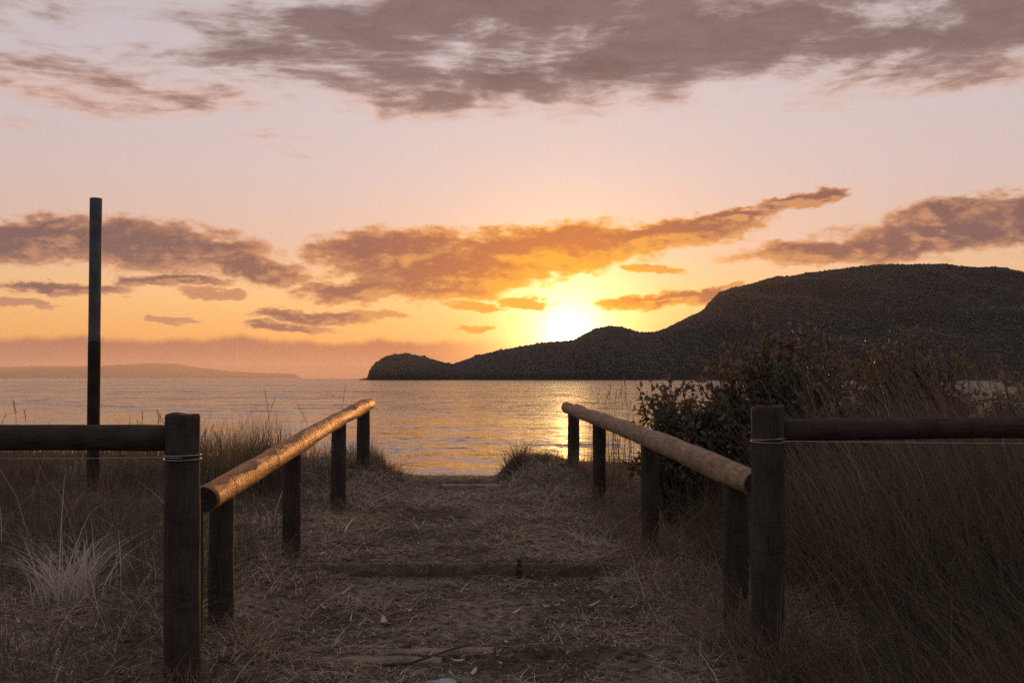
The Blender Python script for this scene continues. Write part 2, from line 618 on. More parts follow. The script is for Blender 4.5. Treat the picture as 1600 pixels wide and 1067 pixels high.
xs = axis([(-40000, -4000, 9000), (-4000, -400, 900), (-400, -60, 34), (-60, -16, 1.0), (-16, 16, 0.16), (16, 60, 1.0), (60, 400, 34), (400, 4000, 900), (4000, 40001, 9000)])
ys = axis([(24, 60, 0.16), (60, 160, 0.6), (160, 400, 12), (400, 4000, 300), (4000, 40001, 6000)])
v, q = grid(xs, ys, wave)
sea = link('sea', mesh_np('sea', v, q, smooth_f=True), M['water'])
tag(sea, 'calm rippled sea reflecting the orange evening sky', 'sea', kind='structure')

# headland: ridge line read off the photograph, given a real body two kilometres away
RIDGE = [(560, 593), (575, 590), (581, 578), (592, 567), (610, 558), (635, 554), (660, 559), (685, 567), (705, 572), (722, 567),
         (742, 560), (780, 550), (820, 543), (850, 538), (880, 535), (898, 533), (906, 528), (930, 516), (950, 511), (975, 514),
         (1000, 521), (1020, 521), (1040, 515), (1060, 505), (1080, 496), (1100, 486), (1110, 474), (1125, 459), (1145, 453),
         (1200, 443), (1250, 436), (1300, 427), (1350, 421), (1400, 416), (1450, 418), (1500, 423), (1550, 429), (1600, 433),
         (1700, 446), (1850, 470), (2050, 500), (2300, 545), (2500, 585), (2560, 593)]
RP = np.array(RIDGE, float)


def ridge_y(px):
    return np.interp(px, RP[:, 0], RP[:, 1])


def shore_d(px):
    return np.interp(px, [560, 700, 900, 1100, 1600, 2560], [1760, 1800, 1850, 1800, 1700, 1500])


def ridge_d(px):
    return np.interp(px, [560, 575, 640, 705, 900, 960, 1110, 1200, 1600, 2560], [1775, 1780, 1890, 1900, 2120, 2150, 2300, 2450, 2600, 2000])


cols = np.concatenate([np.arange(560, 1640, 3.0), np.arange(1640, 2561, 14)])
T = np.concatenate([np.linspace(0, 1, 40), np.linspace(1.06, 2, 14)])
PX, TT = np.meshgrid(cols, T)
ds, dr = shore_d(PX), ridge_d(PX)
DD = np.where(TT <= 1, ds + (dr - ds) * TT, dr + (dr - ds + 120) * (TT - 1))
UX = (PX - 800) / F * DD
Hr = np.maximum((591 - ridge_y(PX)) / F * dr + EYE, -1.0)
sh = np.where(TT <= 1, np.sin(np.clip(TT, 0, 1) * math.pi / 2) ** 0.85, np.cos((TT - 1) * math.pi / 2))
gul = fbm(UX / 160, DD / 160, 4, 60)
HZ = Hr * np.clip(sh + gul * 0.19 * np.sin(np.clip(TT, 0, 1) * math.pi) * (TT < 1), -0.02, 1.0)
HZ = np.where(TT <= 1e-6, -2.0, HZ)
HZ = np.where(TT >= 1.999, -2.0, HZ)
vv = np.stack([UX, DD, HZ], -1)
nx, ny = len(cols), len(T)
i = (np.arange(nx - 1)[None, :] + np.arange(ny - 1)[:, None] * nx).ravel()
head = link('headland', mesh_np('headland', vv.reshape(-1, 3), np.stack([i, i + 1, i + 1 + nx, i + nx], -1), smooth_f=True), M['hill'])
tag(head, 'dark wooded headland rising from a low point to a high ridge across the water', 'hill', kind='structure')

# its woods: one mass of small crowns
NT = 78000
tp = rng.uniform(574, 1660, NT)
tt = rng.uniform(0.0, 1.03, NT) ** 0.85
tt = np.concatenate([tt, rng.uniform(0.97, 1.01, 8000)])
tp = np.concatenate([tp, rng.uniform(576, 1660, 8000)])
ci = np.interp(tp, cols, np.arange(nx))
ri = np.interp(tt, T, np.arange(ny))
c0 = np.clip(ci.astype(int), 0, nx - 2); fc = (ci - c0)[:, None]
r0 = np.clip(ri.astype(int), 0, ny - 2); fr = (ri - r0)[:, None]
base = (vv[r0, c0] * (1 - fc) + vv[r0, c0 + 1] * fc) * (1 - fr) + (vv[r0 + 1, c0] * (1 - fc) + vv[r0 + 1, c0 + 1] * fc) * fr
ok = base[:, 2] > 0.4
base = base[ok]
n = len(base)
ph = (1 + 5 ** .5) / 2
ico = np.array([(-1, ph, 0), (1, ph, 0), (-1, -ph, 0), (1, -ph, 0), (0, -1, ph), (0, 1, ph), (0, -1, -ph), (0, 1, -ph), (ph, 0, -1), (ph, 0, 1), (-ph, 0, -1), (-ph, 0, 1)], float)
ico /= np.linalg.norm(ico[0])
icf = np.array([(0, 11, 5), (0, 5, 1), (0, 1, 7), (0, 7, 10), (0, 10, 11), (1, 5, 9), (5, 11, 4), (11, 10, 2), (10, 7, 6), (7, 1, 8), (3, 9, 4), (3, 4, 2), (3, 2, 6), (3, 6, 8), (3, 8, 9), (4, 9, 5), (2, 4, 11), (6, 2, 10), (8, 6, 7), (9, 8, 1)])
sz = rng.lognormal(0.56, 0.30, n) * (1 + 0.35 * fbm(base[:, 0] / 45, base[:, 1] / 45, 3, 66)) * np.clip(base[:, 2] / 12, 0.45, 1.0)
hh = rng.uniform(0.55, 1.0, n)
jit = rng.uniform(0.6, 1.28, (n, 12, 1))
cr = ico[None] * jit * sz[:, None, None]
cr[:, :, 2] *= hh[:, None]
cr = cr + base[:, None, :]
cr[:, :, 2] += (sz * hh * 0.55)[:, None]
tr = (icf[None] + (np.arange(n) * 12)[:, None, None]).reshape(-1, 3)
woods = link('forest', mesh_np('forest', cr.reshape(-1, 3), tris=tr, smooth_f=True), M['forest'])
tag(woods, 'dark far-off wood covering the whole headland', 'forest', kind='stuff')

# faint far land on the left horizon
FAR = [(-700, 586), (-500, 578), (-300, 580), (-120, 574), (0, 573), (60, 571), (150, 573), (190, 570), (235, 567), (275, 568), (310, 574), (360, 580), (420, 583), (462, 584), (470, 590), (480, 592)]
FP = np.array(FAR, float)
cols2 = np.arange(-700, 481, 5.0)
T2 = np.linspace(0, 2, 17)
PX, TT = np.meshgrid(cols2, T2)
dd0 = 31000 + 3500 * TT
UX = (PX - 800) / F * dd0
Hr = np.maximum((591 - np.interp(PX, FP[:, 0], FP[:, 1])) / F * 34500 + EYE, -2)
HZ = Hr * np.sin(TT * math.pi / 2) * (1 + 0.12 * fbm(UX / 1800, dd0 / 1800, 3, 80)) - 1.0
vf = np.stack([UX, dd0, HZ], -1).reshape(-1, 3)
nx2 = len(cols2)
i = (np.arange(nx2 - 1)[None, :] + np.arange(16)[:, None] * nx2).ravel()
far = link('far_hills', mesh_np('far_hills', vf, np.stack([i, i + 1, i + 1 + nx2, i + nx2], -1), smooth_f=True), M['far_hill'])
tag(far, 'faint low hills on the left horizon almost lost in haze', 'hill', kind='structure')

# the evening haze
hm, ho = material('evening_haze')
pv = S.node('ShaderNodeVolumePrincipled')
pv.inputs['Color'].default_value = (0.92, 0.93, 0.98, 1)
pv.inputs['Density'].default_value = HAZE_DENSITY
pv.inputs['Anisotropy'].default_value = 0.35
S.tree.links.new(pv.outputs[0], ho.inputs['Volume'])
hx, hy0, hy1, hz0, hz1 = 41000, -31000, 41000, -9.0, 640.0
bv = [(sx * hx, y, z) for z in (hz0, hz1) for y in (hy0, hy1) for sx in (-1, 1)]
hq = [(0, 1, 3, 2), (4, 6, 7, 5), (0, 4, 5, 1), (2, 3, 7, 6), (0, 2, 6, 4), (1, 5, 7, 3)]
haze = link('haze', mesh_np('haze', bv, [tuple(reversed(f)) for f in hq]), hm)
tag(haze, 'thin warm evening haze over the sea and the headland', 'haze', kind='stuff')


# ------------------------------------------------------------------ round timber
def log_mesh(name, p0, p1, r0, r1, nu=60, nv=22, rough=0.05, seed=0, bow=0.0, bevel=0.012, v_off=0.0, saw=0.0):
    p0, p1 = np.array(p0, float), np.array(p1, float)
    L = np.linalg.norm(p1 - p0)
    a = (p1 - p0) / L
    up = np.array([0, 0, 1.0]) if abs(a[2]) < 0.8 else np.array([0, -1.0, 0])
    s = np.cross(a, up); s /= np.linalg.norm(s)
    t = np.cross(s, a)
    r_ = np.random.default_rng(seed)
    us = np.concatenate([[0, bevel * .35 / L, bevel / L], np.linspace(0, 1, nu)[1:-1], [1 - bevel / L, 1 - bevel * .35 / L, 1]])
    V, UVu, UVv = [], [], []
    ang_ = np.arange(nv) / nv * 2 * math.pi
    for u in us:
        e = min(u, 1 - u) * L
        k = 1 - 0.10 * max(0, 1 - e / bevel) ** 2
        r = (r0 + (r1 - r0) * u) * k
        swell = rough * (fbm(np.array([u * L * 2.3 + seed]), np.array([0.0]), 3, seed)[0]) * 1.2
        rad = r * (1 + swell + rough * fbm(np.cos(ang_) * 1.3 + seed * 3.1, np.sin(ang_) * 1.3 + u * L * 1.6, 3, seed + 5))
        ctr = p0 + a * L * u + t * bow * math.sin(u * math.pi) + s * bow * .5 * math.sin(u * 2 * math.pi)
        V.append(ctr[None] + np.cos(ang_)[:, None] * rad[:, None] * s[None] + np.sin(ang_)[:, None] * rad[:, None] * t[None])
    V = np.array(V)
    if saw:
        V[-6:] += (((V[-6:] - p1) @ s) * saw + 0.004 * np.sin(ang_ * 3 + seed)[None, :])[..., None] * a[None, None, :]
    n_u = len(us)
    quads, uvs = [], []
    for i in range(n_u - 1):
        for j in range(nv):
            j2 = (j + 1) % nv
            quads.append((i * nv + j, i * nv + j2, (i + 1) * nv + j2, (i + 1) * nv + j))
            uvs += [(us[i] * L + v_off, j / nv), (us[i] * L + v_off, (j + 1) / nv), (us[i + 1] * L + v_off, (j + 1) / nv), (us[i + 1] * L + v_off, j / nv)]
    vs = V.reshape(-1, 3)
    c0, c1 = len(vs), len(vs) + 1
    vs = np.concatenate([vs, V[0].mean(0)[None], V[-1].mean(0)[None]])
    tris = []
    for j in range(nv):
        j2 = (j + 1) % nv
        tris.append((c0, j2, j))
        uvs += [(v_off, 0.5), (v_off + .05, (j + 1) / nv), (v_off + .05, j / nv)]
    b = (n_u - 1) * nv
    for j in range(nv):
        j2 = (j + 1) % nv
        tris.append((c1, b + j, b + j2))
        uvs += [(v_off + L, 0.5), (v_off + L, j / nv), (v_off + L, (j + 1) / nv)]
    me = mesh_np(name, vs, quads, tris, smooth_f=True)
    lay = me.uv_layers.new(name='UVMap')
    lay.data.foreach_set('uv', np.array(uvs, np.float32).ravel())
    # crisp end faces
    fl = np.ones(len(me.polygons), bool)
    fl[len(quads):] = False
    me.polygons.foreach_set('use_smooth', fl)
    me['caps'] = len(quads)
    return me


def tube_mesh(name, pts, r, nv=6, r_end=None):
    pts = np.array(pts, float)
    n = len(pts)
    tan = np.gradient(pts, axis=0)
    tan /= np.linalg.norm(tan, axis=1)[:, None]
    ref = np.array([0.31, 0.17, 0.93])
    s = np.cross(tan, ref); s /= np.linalg.norm(s, axis=1)[:, None]
    t = np.cross(tan, s)
    rr = np.linspace(r, r if r_end is None else r_end, n)
    a = np.arange(nv) / nv * 2 * math.pi
    V = pts[:, None] + rr[:, None, None] * (np.cos(a)[None, :, None] * s[:, None] + np.sin(a)[None, :, None] * t[:, None])
    qd = [(i * nv + j, i * nv + (j + 1) % nv, (i + 1) * nv + (j + 1) % nv, (i + 1) * nv + j) for i in range(n - 1) for j in range(nv)]
    return mesh_np(name, V.reshape(-1, 3), qd, smooth_f=True)


def build_handrail(name, label, near_end, far_end, r_near, r_far, posts, mat, seed):
    a, b = at(*near_end), at(*far_end)
    root = empty(name, (a.x, a.y, gzf(a.x, a.y)))
    tag(root, label, 'handrail', 'log handrails beside the path')
    rail = link('rail', log_mesh('rail', a, b, r_near, r_far, 120, 28, 0.11, seed, bow=0.016, v_off=seed * 1.7), mat, root)
    rail.data.materials.append(M['post_dark'])            # end faces coloured dark, standing in for the shade on them
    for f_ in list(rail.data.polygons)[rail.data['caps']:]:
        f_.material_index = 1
    for k, (px, Y, w) in enumerate(posts):
        f = (Y - a.y) / (b.y - a.y)
        top = a + (b - a) * f
        x = (px - 800) / F * Y
        g = gzf(x, Y)
        r = w / 2
        link('post', log_mesh('post', (x, Y, g - 0.25), (x + 0.004, Y, top.z - 0.028), r * 1.03, r, 26, 18, 0.07, seed + 3 + k, v_off=k * 2.3), M['post_dark'], root)
    return root


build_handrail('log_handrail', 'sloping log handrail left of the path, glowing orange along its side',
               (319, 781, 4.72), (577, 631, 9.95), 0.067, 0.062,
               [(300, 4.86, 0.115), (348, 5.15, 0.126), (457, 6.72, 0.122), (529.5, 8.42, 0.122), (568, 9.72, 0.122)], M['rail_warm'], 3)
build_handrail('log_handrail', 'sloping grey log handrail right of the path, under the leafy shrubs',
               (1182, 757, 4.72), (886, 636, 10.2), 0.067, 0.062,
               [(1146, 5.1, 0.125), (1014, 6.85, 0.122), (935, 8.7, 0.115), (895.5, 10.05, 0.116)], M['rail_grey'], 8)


def build_fence(label, post_px, post_top, Y, post_w, rail_pts, rail_r, wire_y, side, seed):
    p = at(post_px, post_top, Y)
    g = gzf(p.x, Y)
    root = empty('log_fence', (p.x, Y, g))
    tag(root, label, 'fence', 'log fences at the track entrance')
    post = link('post', log_mesh('post', (p.x - 0.012 * side, Y, g - 0.3), (p.x, Y, p.z), post_w / 2 * 1.03, post_w / 2, 44, 30, 0.06, seed, v_off=seed, saw=0.05 * side), M['post_dark'], root)
    a, b = at(*rail_pts[0]), at(*rail_pts[1])
    link('rail', log_mesh('rail', a, b, rail_r, rail_r * 1.04, 70, 20, 0.05, seed + 1, bow=0.008, v_off=seed + 4), M['post_dark'], root)
    # a strained wire under the rail, wrapped twice round the post
    zw = at(post_px, wire_y, Y).z
    R = post_w / 2 + 0.004
    pts = []
    for k in range(58):
        th = k / 57 * 4.6 * math.pi + (0 if side > 0 else math.pi)
        wob = 0.007 * math.sin(th * 0.5 + seed) + 0.0045 * (k / 57 - .5) * 3
        pts.append((p.x + math.cos(th) * R * side * (1 if side > 0 else -1), Y + math.sin(th) * R, zw + wob))
    w = link('wire', tube_mesh('wire', pts, 0.0028, 6), M['steel'], root)
    e = at(rail_pts[1][0], wire_y + (1.5 if side > 0 else -2), rail_pts[1][2])
    st = (p.x + side * R * .6, Y - R * .75, zw)
    n = 14
    strand = [(st[0] + (e.x - st[0]) * t, st[1] + (e.y - .07 - st[1]) * t, st[2] + (e.z - st[2]) * t - 0.008 * math.sin(t * math.pi)) for t in np.linspace(0, 1, n)]
    link('wire', tube_mesh('wire', strand, 0.0024, 6), M['steel'], root)
    return root


build_fence('log post and horizontal rail fence left of the path, in front of the tall pole', 285.5, 646.5, 4.40, 0.151,
            [(266, 684.5, 4.43), (-330, 689, 4.60)], 0.0590, 713, -1, 21)
build_fence('log post and horizontal rail fence right of the path, backed by shrubs and tall grass', 1199.5, 634, 4.55, 0.146,
            [(1220, 672, 4.58), (1990, 669, 4.72)], 0.0510, 688, 1, 33)

# tall marker pole behind the left fence
Yp = 8.8
pt, pm, pb = at(150, 310, Yp), at(147.5, 534, Yp), at(146, 690, Yp)
dirn = (pm - pt).normalized()
root = empty('marker_pole', (pb.x, Yp, gzf(pb.x, Yp)))
tag(root, 'tall slim pole, pale grey above and dark below, behind the left fence', 'pole')
gl = pt + dirn * ((gzf(pb.x, Yp) - 0.3 - pt.z) / dirn.z)
link('upper_section', log_mesh('upper_section', pm, pt, 0.052, 0.0525, 20, 24, 0.01, 51, bevel=0.004), M['pole_pale'], root)
link('lower_section', log_mesh('lower_section', gl, pm, 0.0540, 0.0535, 20, 24, 0.012, 52, bevel=0.003), M['pole_dark'], root)


# ------------------------------------------------------------------ timber steps in the track
def plank_mesh(name, x0, x1, y0, y1, z0, z1, seed, n=26, tilt=0.0):
    r_ = np.random.default_rng(seed)
    us = np.linspace(0, 1, n)
    V = []
    for u in us:
        x = x0 + (x1 - x0) * u
        e = 0.010 * fbm(np.array([u * 9.0 + seed]), np.array([0.5]), 3, seed)[0]
        e2 = 0.014 * fbm(np.array([u * 7.0 + seed]), np.array([3.5]), 3, seed + 2)[0]
        dz_ = tilt * (u - .5)
        b = 0.006
        V.append([(x, y0 + e, z0 + dz_), (x, y0 + e, z1 - b + e2 + dz_), (x, y0 + b + e, z1 + e2 + dz_), (x, y1 - b - e2, z1 + e2 * .6 + dz_), (x, y1 - e2, z1 - b + dz_), (x, y1 - e2, z0 + dz_)])
    V = np.array(V)
    nv = 6
    qd = [(i * nv + j, i * nv + (j + 1) % nv, (i + 1) * nv + (j + 1) % nv, (i + 1) * nv + j) for i in range(n - 1) for j in range(nv)]
    qd += [(0, 5, 4, 3), (0, 3, 2, 1)]
    b = (n - 1) * nv
    qd += [(b, b + 1, b + 2, b + 3), (b, b + 3, b + 4, b + 5)]
    return mesh_np(name, V.reshape(-1, 3), qd)


gu = EYE - 1.205
gl_ = EYE - 1.39
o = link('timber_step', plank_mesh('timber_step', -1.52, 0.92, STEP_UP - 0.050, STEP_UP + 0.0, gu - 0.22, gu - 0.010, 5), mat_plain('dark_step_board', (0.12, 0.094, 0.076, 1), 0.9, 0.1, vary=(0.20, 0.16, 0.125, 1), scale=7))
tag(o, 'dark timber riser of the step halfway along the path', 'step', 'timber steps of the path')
o = link('step_peg', log_mesh('step_peg', (0.045, STEP_UP - 0.075, gu - 0.2), (0.047, STEP_UP - 0.075, gu + 0.028), 0.016, 0.013, 8, 8, 0.08, 61, bevel=0.004), M['post_dark'])
tag(o, 'short dark peg standing against the timber riser of the step', 'peg')
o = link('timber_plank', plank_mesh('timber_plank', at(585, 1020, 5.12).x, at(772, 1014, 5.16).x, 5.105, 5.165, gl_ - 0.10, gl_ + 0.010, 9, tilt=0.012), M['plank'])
tag(o, 'grey plank edge half buried across the near path, back one of the pair', 'plank', 'timber steps of the path')
o = link('timber_plank', plank_mesh('timber_plank', at(535, 1022, 5.04).x, at(690, 1025, 5.04).x, 5.015, 5.095, gl_ - 0.13, gl_ - 0.012, 12, tilt=-0.008), M['plank'])
tag(o, 'grey plank edge half buried across the near path, front one of the pair', 'plank', 'timber steps of the path')
g3 = gzf(0.0, 9.9)
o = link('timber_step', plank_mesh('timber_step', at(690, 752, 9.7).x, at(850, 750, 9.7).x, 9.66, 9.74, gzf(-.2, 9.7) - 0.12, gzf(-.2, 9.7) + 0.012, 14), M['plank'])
tag(o, 'low timber edge across the top of the path near the water', 'step', 'timber steps of the path')


# ------------------------------------------------------------------ grass
def blades(bx, by, bz, h, width, az_, lean, curl, nl=5):
    """curved tapering blades. az_: direction of lean; lean: tip offset / height; curl: how far the tip droops"""
    n = len(bx)
    ts = np.linspace(0, 1, nl)
    lx, ly = np.cos(az_), np.sin(az_)
    face = rng.uniform(0, 2 * math.pi, n)
    wx, wy = np.cos(face), np.sin(face)
    V = np.empty((n, nl, 2, 3), np.float32)
    for k, t in enumerate(ts):
        off = h * (lean * t ** 1.6 + curl * t ** 3 * 0.8)
        z = h * (t - 0.55 * curl * t ** 3)
        w = width * (1 - t ** 1.5 * 0.92) * 0.5
        for s_, sg in ((0, -1), (1, 1)):
            V[:, k, s_, 0] = bx + lx * off + wx * w * sg
            V[:, k, s_, 1] = by + ly * off + wy * w * sg
            V[:, k, s_, 2] = bz + z
    V = V.reshape(n, nl * 2, 3)
    base_i = (np.arange(n) * nl * 2)[:, None]
    q = []
    for k in range(nl - 1):
        q.append(np.stack([base_i[:, 0] + 2 * k, base_i[:, 0] + 2 * k + 1, base_i[:, 0] + 2 * k + 3, base_i[:, 0] + 2 * k + 2], -1))
    return V.reshape(-1, 3), np.concatenate(q)


def join(parts):
    V, Q, o_ = [], [], 0
    for v_, q_ in parts:
        V.append(v_)
        Q.append(q_ + o_)
        o_ += len(v_)
    return np.concatenate(V), np.concatenate(Q)


def seed_stalks(bx, by, h, az_, lean, width=0.006, head=0.18):
    n = len(bx)
    bz = gz(bx, by) - 0.02
    parts = [blades(bx, by, bz, h, np.full(n, width), az_, lean, np.full(n, 0.05), 7)]
    m = 14
    for k in range(m):
        t = 1 - head * k / m
        off = h * (lean * t ** 1.6 + 0.05 * t ** 3 * 0.8)
        z = h * (t - 0.55 * 0.05 * t ** 3)
        parts.append(blades(bx + np.cos(az_) * off, by + np.sin(az_) * off, bz + z, rng.uniform(0.02, 0.045, n), np.full(n, 0.005),
                            rng.uniform(0, 6.28, n), rng.uniform(0.1, 0.6, n), np.zeros(n), 3))
    return join(parts)


def field(n, x0, x1, y0, y1, keep=None):
    x = rng.uniform(x0, x1, n)
    y = rng.uniform(y0, y1, n)
    cl = fbm(x * 1.4, y * 1.4, 3, 90)
    ok = cl > rng.uniform(-0.55, 0.18, n)
    off = np.abs(x - path_mid(y)) / path_half(y)
    ok &= off > 1.18 + 0.3 * cl
    if keep is not None:
        ok &= keep(x, y)
    return x[ok], y[ok]


# dense grass left of the path, behind the fence
parts = []
x, y = field(30000, -7.2, -0.9, 5.5, 11.6, lambda x, y: ((x < -1.62) | (y > 9.3) & (x < -1.35)) & ((y > 6.1) | (np.abs(x + 2.5) > 0.55)))
n = len(x)
hgt = rng.lognormal(-0.72, 0.28, n) * np.clip(0.62 + 0.5 * fbm(x * .9, y * .9, 2, 91), 0.3, 1.2) * np.interp(y, [5.5, 7, 11.5], [1.12, 1.05, 0.80])
hgt *= np.interp(x, [-2.2, -1.4], [1.0, 0.55])
parts.append(blades(x, y, gz(x, y) - .02, hgt, rng.uniform(0.003, 0.0065, n), rng.uniform(0, 6.28, n), rng.uniform(0.02, 0.32, n), rng.uniform(0, 0.35, n)))
# taller tufts that break the skyline between the post and the rail
for (px, Y, k, hh_) in ((330, 9.2, 90, .62), (385, 9.0, 240, .72), (400, 9.0, 160, .78), (432, 9.2, 220, .74), (455, 9.5, 90, .6), (355, 9.4, 120, .6), (600, 10.2, 60, .26),
                        (20, 9.0, 90, .55), (80, 9.2, 80, .5), (210, 9.3, 140, .56), (245, 9.0, 140, .58), (300, 9.4, 120, .55), (180, 9.0, 80, .5)):
    cx = (px - 800) / F * Y
    x = rng.normal(cx, 0.10, k); y = rng.normal(Y, 0.14, k)
    parts.append(blades(x, y, gz(x, y) - .02, rng.uniform(0.55, 1.12, k) * hh_, rng.uniform(0.003, 0.006, k), rng.uniform(0, 6.28, k), rng.uniform(0.0, 0.22, k), rng.uniform(0, 0.2, k), 6))
k = 46
sx = np.array([(p - 800) / F * 9.1 for p in rng.uniform(-40, 480, k)]); sy = rng.uniform(8.6, 9.6, k)
parts.append(seed_stalks(sx, sy, rng.uniform(0.45, 0.72, k), rng.uniform(0, 6.28, k), rng.uniform(0.02, 0.3, k)))
sx = np.array([(428 - 800) / F * 9.1, (405 - 800) / F * 9.1, (500 - 800) / F * 9.6, (532 - 800) / F * 9.8, (345 - 800) / F * 9.0])
sy = np.array([9.1, 9.1, 9.6, 9.8, 9.0])
parts.append(seed_stalks(sx, sy, np.array([.97, .86, .72, .78, .8]), np.array([3.1, 0.2, 2.9, .1, .3]), np.array([.05, .12, .3, .02, .35]), 0.006, 0.3))
# scruffy lower grass in front of and behind the left fence
x, y = field(9000, -4.2, -1.2, 3.4, 6.2, lambda x, y: (x < -1.66) & (np.hypot(x + 2.5, y - 5.2) > 0.38))
n = len(x)
parts.append(blades(x, y, gz(x, y) - .02, rng.lognormal(-1.75, 0.45, n), rng.uniform(0.003, 0.006, n), rng.uniform(0, 6.28, n), rng.uniform(0.1, 0.9, n), rng.uniform(0, 0.7, n)))
v, q = join(parts)
o = link('dune_grass', mesh_np('dune_grass', v, q), M['grass_dry'])
tag(o, 'dense brown dune grass left of the path behind the left fence', 'grass', kind='stuff')

# tall leaning grass on the right
parts = []
x, y = field(60000, 1.25, 7.5, 4.75, 9.6, lambda x, y: x > np.interp(y, [4.7, 10.2], [1.30, 0.85]))
n = len(x)
hgt = rng.lognormal(-0.34, 0.34, n) * (1 + 0.55 * fbm(x * 1.1, y * 1.1, 3, 120)) * np.interp(x, [1.2, 1.7, 2.6], [0.45, 0.8, 1.0]) * np.interp(y, [4.7, 5.6, 6.6, 9.6], [0.88, 1.02, 1.08, 0.95])
hgt = np.minimum(hgt, rng.uniform(1.0, 1.3, n))
parts.append(blades(x, y, gz(x, y) - .02, hgt, rng.uniform(0.003, 0.007, n), np.where(rng.uniform(0, 1, n) < 0.62, rng.normal(math.pi, 0.6, n), rng.uniform(0, 6.28, n)), rng.uniform(0.02, 0.55, n), rng.uniform(0, 1, n) ** 2 * 0.9, 7))
x, y = field(15000, 0.9, 4.0, 3.3, 4.75, lambda x, y: x > 1.16)
n = len(x)
hgt = rng.lognormal(-1.15, 0.38, n) * np.interp(x, [1.1, 1.7], [0.6, 1.1])
parts.append(blades(x, y, gz(x, y) - .02, hgt, rng.uniform(0.003, 0.006, n), rng.normal(math.pi, 0.8, n), rng.uniform(0.15, 0.8, n), rng.uniform(0, 0.5, n), 6))
k = 220
sx = rng.uniform(1.9, 5.2, k); sy = rng.uniform(5.2, 8.4, k)
parts.append(seed_stalks(sx, sy, rng.uniform(0.9, 1.42, k), rng.normal(math.pi, 0.5, k), rng.uniform(0.1, 0.38, k)))
# thin stems against the water by the right rail's far end
k = 150
sx = np.array([(p - 800) / F * 9.8 for p in rng.normal(955, 22, k)]); sy = rng.uniform(9.2, 10.3, k)
parts.append(blades(sx, sy, gz(sx, sy), rng.uniform(0.45, 1.0, k), rng.uniform(0.003, 0.005, k), rng.uniform(0, 6.28, k), rng.uniform(0, 0.2, k), rng.uniform(0, .15, k), 6))
k = 10
sx = np.array([(p - 800) / F * 9.8 for p in rng.normal(955, 24, k)]); sy = rng.uniform(9.2, 10.3, k)
parts.append(seed_stalks(sx, sy, rng.uniform(0.8, 1.05, k), rng.uniform(0, 6.28, k), rng.uniform(0, 0.15, k)))
v, q = join(parts)
o = link('tall_grass', mesh_np('tall_grass', v, q), M['grass_dry'])
tag(o, 'tall brown grass leaning left, right of the path around the right fence', 'grass', kind='stuff')

# taller tan stand behind the right fence, rising in front of the shrubs
k = 3000
sx = rng.uniform(1.75, 4.8, k); sy = rng.uniform(5.2, 6.9, k)
parts = [blades(sx, sy, gz(sx, sy) - .02, rng.uniform(0.80, 1.42, k) * (1 + 0.3 * fbm(sx * 1.8, sy * 1.8, 2, 130)) * np.interp(sx, [1.75, 2.3, 3.4, 4.8], [.82, 1.0, 1.0, .78]), rng.uniform(0.003, 0.0065, k), rng.normal(math.pi, 0.6, k), rng.uniform(0.08, 0.42, k), rng.uniform(0, 0.3, k), 7)]
k = 120
sx = rng.uniform(1.9, 4.2, k); sy = rng.uniform(5.2, 6.6, k)
parts.append(seed_stalks(sx, sy, rng.uniform(1.0, 1.42, k), rng.normal(math.pi, 0.5, k), rng.uniform(0.12, 0.4, k)))
v, q = join(parts)
o = link('tan_grass', mesh_np('tan_grass', v, q), M['grass_tan'])
tag(o, 'tan dry grass rising above the right fence rail in front of the shrubs', 'grass', kind='stuff')

# rank grass crowding the feet of the right-hand posts and the edge of the track
parts = []
k = 5200
y = rng.uniform(4.3, 10.0, k)
edge = np.interp(y, [4.3, 4.7, 7, 10.2], [1.16, 1.10, 0.96, 0.60])
x = edge + rng.normal(0.10, 0.16, k)
ok = fbm(x * 2.4, y * 2.4, 3, 140) > rng.uniform(-0.45, 0.25, k)
x, y = x[ok], y[ok]
k = len(x)
parts.append(blades(x, y, gz(x, y) - .02, rng.lognormal(-1.55, 0.45, k) * np.interp(y, [4.3, 6, 10], [1.25, 1.0, 0.7]), rng.uniform(0.003, 0.006, k), rng.uniform(0, 6.28, k), rng.uniform(0.1, 1.1, k), rng.uniform(0, 0.8, k), 6))
for (px, Y) in ((1199, 4.42), (1146, 4.98), (1160, 4.9), (1014, 6.72), (935, 8.55), (895, 9.92), (1240, 4.4), (348, 5.05), (457, 6.62), (529, 8.3), (285, 4.3)):
    m = 150
    x = rng.normal((px - 800) / F * Y, 0.085, m); y = rng.normal(Y, 0.05, m)
    parts.append(blades(x, y, gz(x, y) - .02, rng.uniform(0.06, 0.30, m) * (1.25 if px > 600 else 0.8), rng.uniform(0.003, 0.006, m), rng.uniform(0, 6.28, m), rng.uniform(0.1, 0.9, m), rng.uniform(0, 0.7, m), 6))
v, q = join(parts)
o = link('verge_grass', mesh_np('verge_grass', v, q), M['grass_tan'])
tag(o, 'short tan grass crowding the feet of the posts along the path', 'grass', kind='stuff')

# straw litter on the track and its verges
parts = []
n = 150000
x = rng.uniform(-3.2, 2.0, n); y = 3.7 + 7.0 * rng.uniform(0, 1, n) ** 1.15
offc = np.abs(x - path_mid(y)) / path_half(y)
cl = fbm(x * 2.2, y * 2.2, 3, 95)
ok = (cl * 1.9 + 0.62 * offc) > rng.uniform(-0.02, 0.92, n)
x, y, offc = x[ok], y[ok], offc[ok]
n = len(x)
L = rng.lognormal(-2.45, 0.55, n)
parts.append(blades(x, y, gz(x, y) + 0.003, L * rng.uniform(0.05, 0.32, n), rng.lognormal(-5.35, 0.38, n), rng.uniform(0, 6.28, n), rng.uniform(2.0, 6.0, n), rng.uniform(0, 1.2, n), 4))
